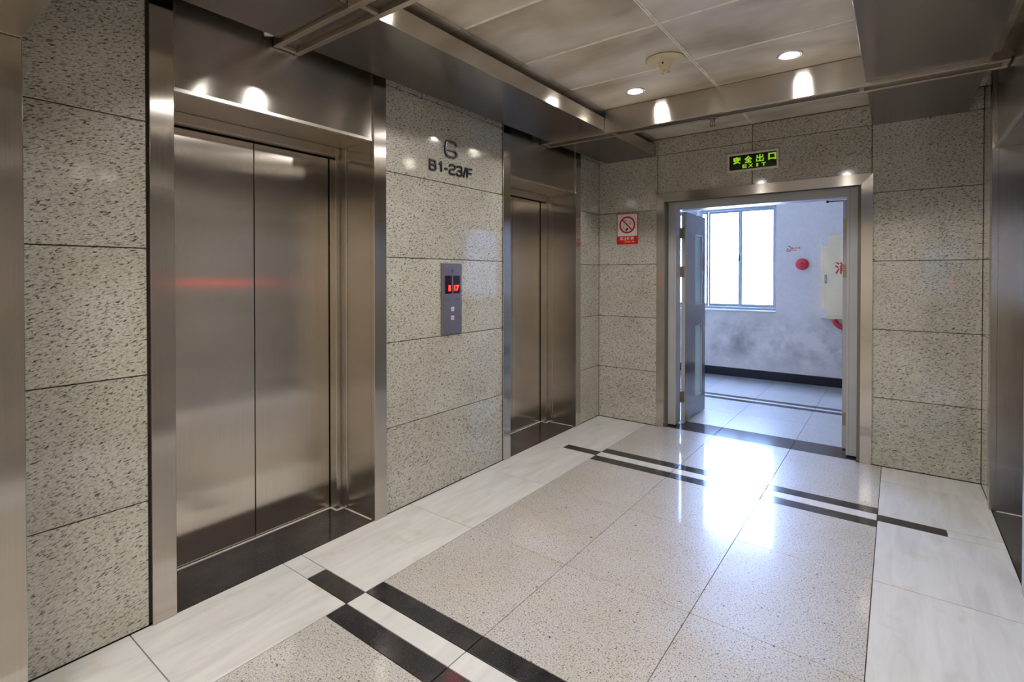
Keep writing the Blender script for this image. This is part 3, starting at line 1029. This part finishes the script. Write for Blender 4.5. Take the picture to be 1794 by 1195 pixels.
def call_panel(side, label):
    if side == 'l':
        fm = plane_map('left', (0.0, -2.2165, 1.008))
        root = empty('call_panel', (0.0, -2.122, 1.008), label, 'call panel', 'elevator call panels')
    else:
        fm = plane_map('right', (ROOM_W, -2.027, 1.008))
        root = empty('call_panel', (ROOM_W, -2.122, 1.008), label, 'call panel', 'elevator call panels')
    w, h = 0.189, 0.466
    map_box('back_box', fm, 0.0, w, 0.0, h, 0.0005, 0.010, 'grey_leaf', root)
    pl = map_box('face_plate', fm, 0.004, w - 0.003, 0.003, h - 0.003, 0.0102, 0.015, 'panel_steel', root, bevel=0.0015)
    for a, b, t, ta, tb in ((0.0255, 0.0885, '1', 0.058, 0.076), (0.1035, 0.1665, '17', 0.110, 0.158)):
        d = map_box('display', fm, a, b, 0.266, 0.386, 0.0151, 0.0162, 'display_dark', pl)
        text('numeral', t, fm, ta, tb, 0.284, 0.322, 0.01625, 0.0168, 'display_red', d, bold=0.04)
    ribbon('emblem', fm, [(arc(0.094, 0.415, 0.008, 0.009, 20, 380, 12), True)], 0.004, 0.0152, 0.0158, 'ink_black', pl)
    ribbon('emblem', fm, [([(0.090, 0.438), (0.098, 0.438)], False)], 0.003, 0.0152, 0.0158, 'text_grey', pl)
    lines = []
    for k, v in enumerate((0.232, 0.222)):
        lines.append(([(0.025, v), (0.080, v)], False))
        lines.append(([(0.106, v), (0.165, v)], False))
    ribbon('notice_lines', fm, lines, 0.003, 0.0152, 0.0156, 'text_grey', pl)
    for v in (0.164, 0.106):
        b = map_box('button', fm, 0.081, 0.109, v - 0.014, v + 0.014, 0.0152, 0.019, 'button_grey', pl, bevel=0.001)
        prism('button_mark', fm, [(0.088, v - 0.005), (0.102, v - 0.005), (0.095, v + 0.006)] if v > 0.13 else [(0.088, v + 0.005), (0.095, v - 0.006), (0.102, v + 0.005)], 0.0192, 0.0196, 'text_grey', b)
    return root


call_panel('l', 'steel elevator call panel with red numerals on the left granite wall')
call_panel('r', 'steel elevator call panel with red numerals on the opposite right wall')

# ------------------------------------------------------------------ signs on the far wall
ex = empty('exit_sign', (1.4115, 0.0, 2.265), 'green glowing exit sign above the open double door', 'sign')
fm = plane_map('far', (1.216, -0.0005, 2.264))
w, h, b = 0.392, 0.153, 0.0155
map_box('backing', fm, 0.002, w - 0.002, 0.002, h - 0.002, 0.0, 0.012, 'sign_dark', ex)
for u0, u1, v0, v1 in ((0, w, 0, b), (0, w, h - b, h), (0, b, b, h - b), (w - b, w, b, h - b)):
    map_box('sign_border', fm, u0, u1, v0, v1, 0.0, 0.022, 'sign_frame', ex, bevel=0.002)
for k, ch in enumerate('安全出口'):
    u0 = (0.044, 0.133, 0.223, 0.314)[k]
    if ch == '出':
        q = lambda *p: [(u0 + a * 0.058, 0.068 + b * 0.058) for a, b in p]
        ribbon('character', fm, [(q((0.5, 0.02), (0.5, 1.02)), False), (q((0.14, 0.92), (0.14, 0.56), (0.86, 0.56), (0.86, 0.92)), False),
                                 (q((0.07, 0.42), (0.07, 0.07), (0.93, 0.07), (0.93, 0.42)), False)], 0.0085, 0.0125, 0.0145, 'glow_green', ex)
        continue
    text('character', ch, fm, u0, u0 + 0.060 - (0.002 if ch == '口' else 0), 0.066 + (0.004 if ch == '口' else 0), 0.126, 0.0125, 0.0145, 'glow_green', ex, bold=0.045)
for k, ch in enumerate('EXIT'):
    u0, uw = ((0.118, 0.034), (0.164, 0.036), (0.226, 0.013), (0.264, 0.034))[k]
    text('character', ch, fm, u0, u0 + uw, 0.028, 0.056, 0.0125, 0.0145, 'glow_green', ex, bold=0.03)

ns = empty('no_smoking_sign', (0.3025, 0.0, 1.694), 'red and white no smoking notice on the granite left of the door', 'sign')
fm = plane_map('far', (0.194, -0.0005, 1.694))
w, h = 0.2165, 0.296
map_box('plate', fm, 0, w, 0, h, 0.0, 0.003, 'sign_red', ns)
map_box('white_field', fm, 0.008, w - 0.008, 0.080, h - 0.008, 0.0031, 0.0036, 'sign_white', ns)
CU, CV, CR = 0.108, 0.186, 0.074
ribbon('prohibition_ring', fm, [(arc(CU, CV, CR, CR, 0, 360, 36)[:-1], True)], 0.016, 0.0042, 0.0047, 'sign_red', ns)
ribbon('prohibition_bar', fm, [([(CU - 0.050, CV + 0.050), (CU + 0.050, CV - 0.050)], False)], 0.013, 0.0044, 0.0049, 'sign_red', ns)
ribbon('cigarette', fm, [([(CU + 0.006, CV - 0.030), (CU - 0.012, CV - 0.055)], False)], 0.018, 0.0037, 0.0040, 'ink_black', ns)
ribbon('cigarette', fm, [([(CU + 0.030, CV + 0.040), (CU + 0.024, CV + 0.006), (CU + 0.036, CV + 0.002), (CU + 0.042, CV + 0.034)], False)], 0.004, 0.0037, 0.0040, 'text_grey', ns)
ribbon('smoke', fm, [(arc(CU - 0.018, CV + 0.026, 0.018, 0.016, 20, 150, 6), False)], 0.004, 0.0037, 0.0040, 'text_grey', ns)
ribbon('smoke', fm, [(arc(CU - 0.022, CV - 0.022, 0.016, 0.022, 110, 300, 7), False)], 0.004, 0.0037, 0.0040, 'text_grey', ns)
for k, ch in enumerate('禁止吸烟'):
    text('character', ch, fm, 0.034 + k * 0.036, 0.034 + k * 0.036 + 0.033, 0.040, 0.072, 0.0032, 0.0038, 'sign_white', ns, bold=0.03)
ribbon('small_print', fm, [([(0.080, 0.024), (0.142, 0.024)], False)], 0.010, 0.0032, 0.0037, 'sign_yellow', ns)
ribbon('small_print', fm, [([(0.154, 0.024), (0.180, 0.024)], False)], 0.006, 0.0032, 0.0037, 'sign_white', ns)

# ------------------------------------------------------------------ things on the plaster wall
fm = plane_map('far', (0, WY, 0))
cab = empty('fire_hose_cabinet', (1.99, WY, 0.858), 'cream fire hose cabinet with red characters, half hidden by the door frame', 'cabinet')
map_box('body', fm, 1.607, 2.360, 0.858, 1.888, 0.0005, 0.050, 'cabinet_cream', cab, bevel=0.003)
cd = map_box('door', fm, 1.640, 2.330, 0.885, 1.858, 0.0505, 0.060, 'cabinet_cream', cab, bevel=0.003)
map_box('recess_pull', fm, 1.650, 1.674, 1.300, 1.405, 0.0602, 0.066, 'text_grey', cd, bevel=0.005)
map_box('pull_insert', fm, 1.656, 1.668, 1.315, 1.390, 0.0662, 0.0675, 'button_grey', cd, bevel=0.0005)
for k, ch in enumerate('消火栓'):
    text('character', ch, fm, 1.758 + k * 0.19, 1.758 + k * 0.19 + 0.150, 1.415, 1.565, 0.0602, 0.0615, 'sign_red', cd, bold=0.02)
for v in (1.775, 0.872):
    s = map_box('corner_label', fm, 1.612, 1.678, v, v + 0.108, 0.0602, 0.0622, 'label_white', cab)
    for du, dv in ((1.628, 0.08), (1.652, 0.056), (1.626, 0.028)):
        ribbon('label_dot', fm, [([(du, v + dv), (du + 0.007, v + dv)], False)], 0.006, 0.0623, 0.0628, 'text_grey', s)
bm = bmesh.new()
CXH, CZH, RH, TH = 1.902, 0.902, 0.162, 0.031
N1, N2 = 24, 10
ring = []
for i in range(N1):
    a = math.pi * (1.12 + 0.76 * i / (N1 - 1))
    ring.append([bm.verts.new((CXH + (RH + TH * math.cos(2 * math.pi * k / N2)) * math.cos(a), WY - 0.034 + TH * math.sin(2 * math.pi * k / N2), CZH + (RH + TH * math.cos(2 * math.pi * k / N2)) * math.sin(a))) for k in range(N2)])
for e in (0, N1 - 1):
    bm.faces.new(ring[e])
for i in range(N1 - 1):
    for k in range(N2):
        bm.faces.new((ring[i][k], ring[(i + 1) % N1][k], ring[(i + 1) % N1][(k + 1) % N2], ring[i][(k + 1) % N2]))
HOSE = bm

bell = empty('alarm_bell', (1.397, WY, 1.542), 'round red fire alarm bell between the window and the cream cabinet', 'alarm')
lathe('bell_base', [(0.0, 0.0005), (0.060, 0.0005), (0.060, 0.018), (0.0, 0.018)], (1.397, WY, 1.542), 'bell_red', bell, axis='-y')
lathe('bell_dome', [(0.076, 0.019), (0.076, 0.026), (0.068, 0.040), (0.050, 0.052), (0.026, 0.058), (0.0, 0.059)], (1.397, WY, 1.542), 'bell_red', bell, axis='-y')
lathe('bell_nut', [(0.012, 0.0592), (0.012, 0.066), (0.0, 0.066)], (1.397, WY, 1.550), 'ink_black', bell, seg=6, axis='-y', smooth=False)

st = empty('no_smoking_sticker', (1.29, WY, 1.70), 'tiny red no smoking sticker on the plaster above the alarm bell', 'sticker')
ribbon('ring', fm, [(arc(1.240, 1.744, 0.028, 0.034, 200, 470, 18), False)], 0.009, 0.0011, 0.0016, 'sign_red', st)
ribbon('cigarette', fm, [([(1.222, 1.748), (1.246, 1.728)], False)], 0.008, 0.0011, 0.0016, 'ink_black', st)
for k, ch in enumerate('禁止吸烟'):
    text('character', ch, fm, 1.276 + k * 0.025, 1.276 + k * 0.025 + 0.022, 1.738, 1.764, 0.0011, 0.0016, 'sign_red', st, bold=0.02)
ribbon('small_print', fm, [([(1.278, 1.726), (1.335, 1.726)], False)], 0.006, 0.0011, 0.0016, 'sign_red', st)

hose = empty('hose_reel', (CXH, WY - 0.034, CZH - RH - TH), 'red hose loop showing below the cream fire cabinet', 'hose')
finish('hose_loop', HOSE, 'hose_red', hose, smooth=True)
box('nozzle', CXH - 0.02, CXH + 0.02, WY - 0.074, WY - 0.0655, CZH - RH - 0.012, CZH - RH + 0.012, 'brass', hose, bevel=0.003)

bpy.context.view_layer.update()
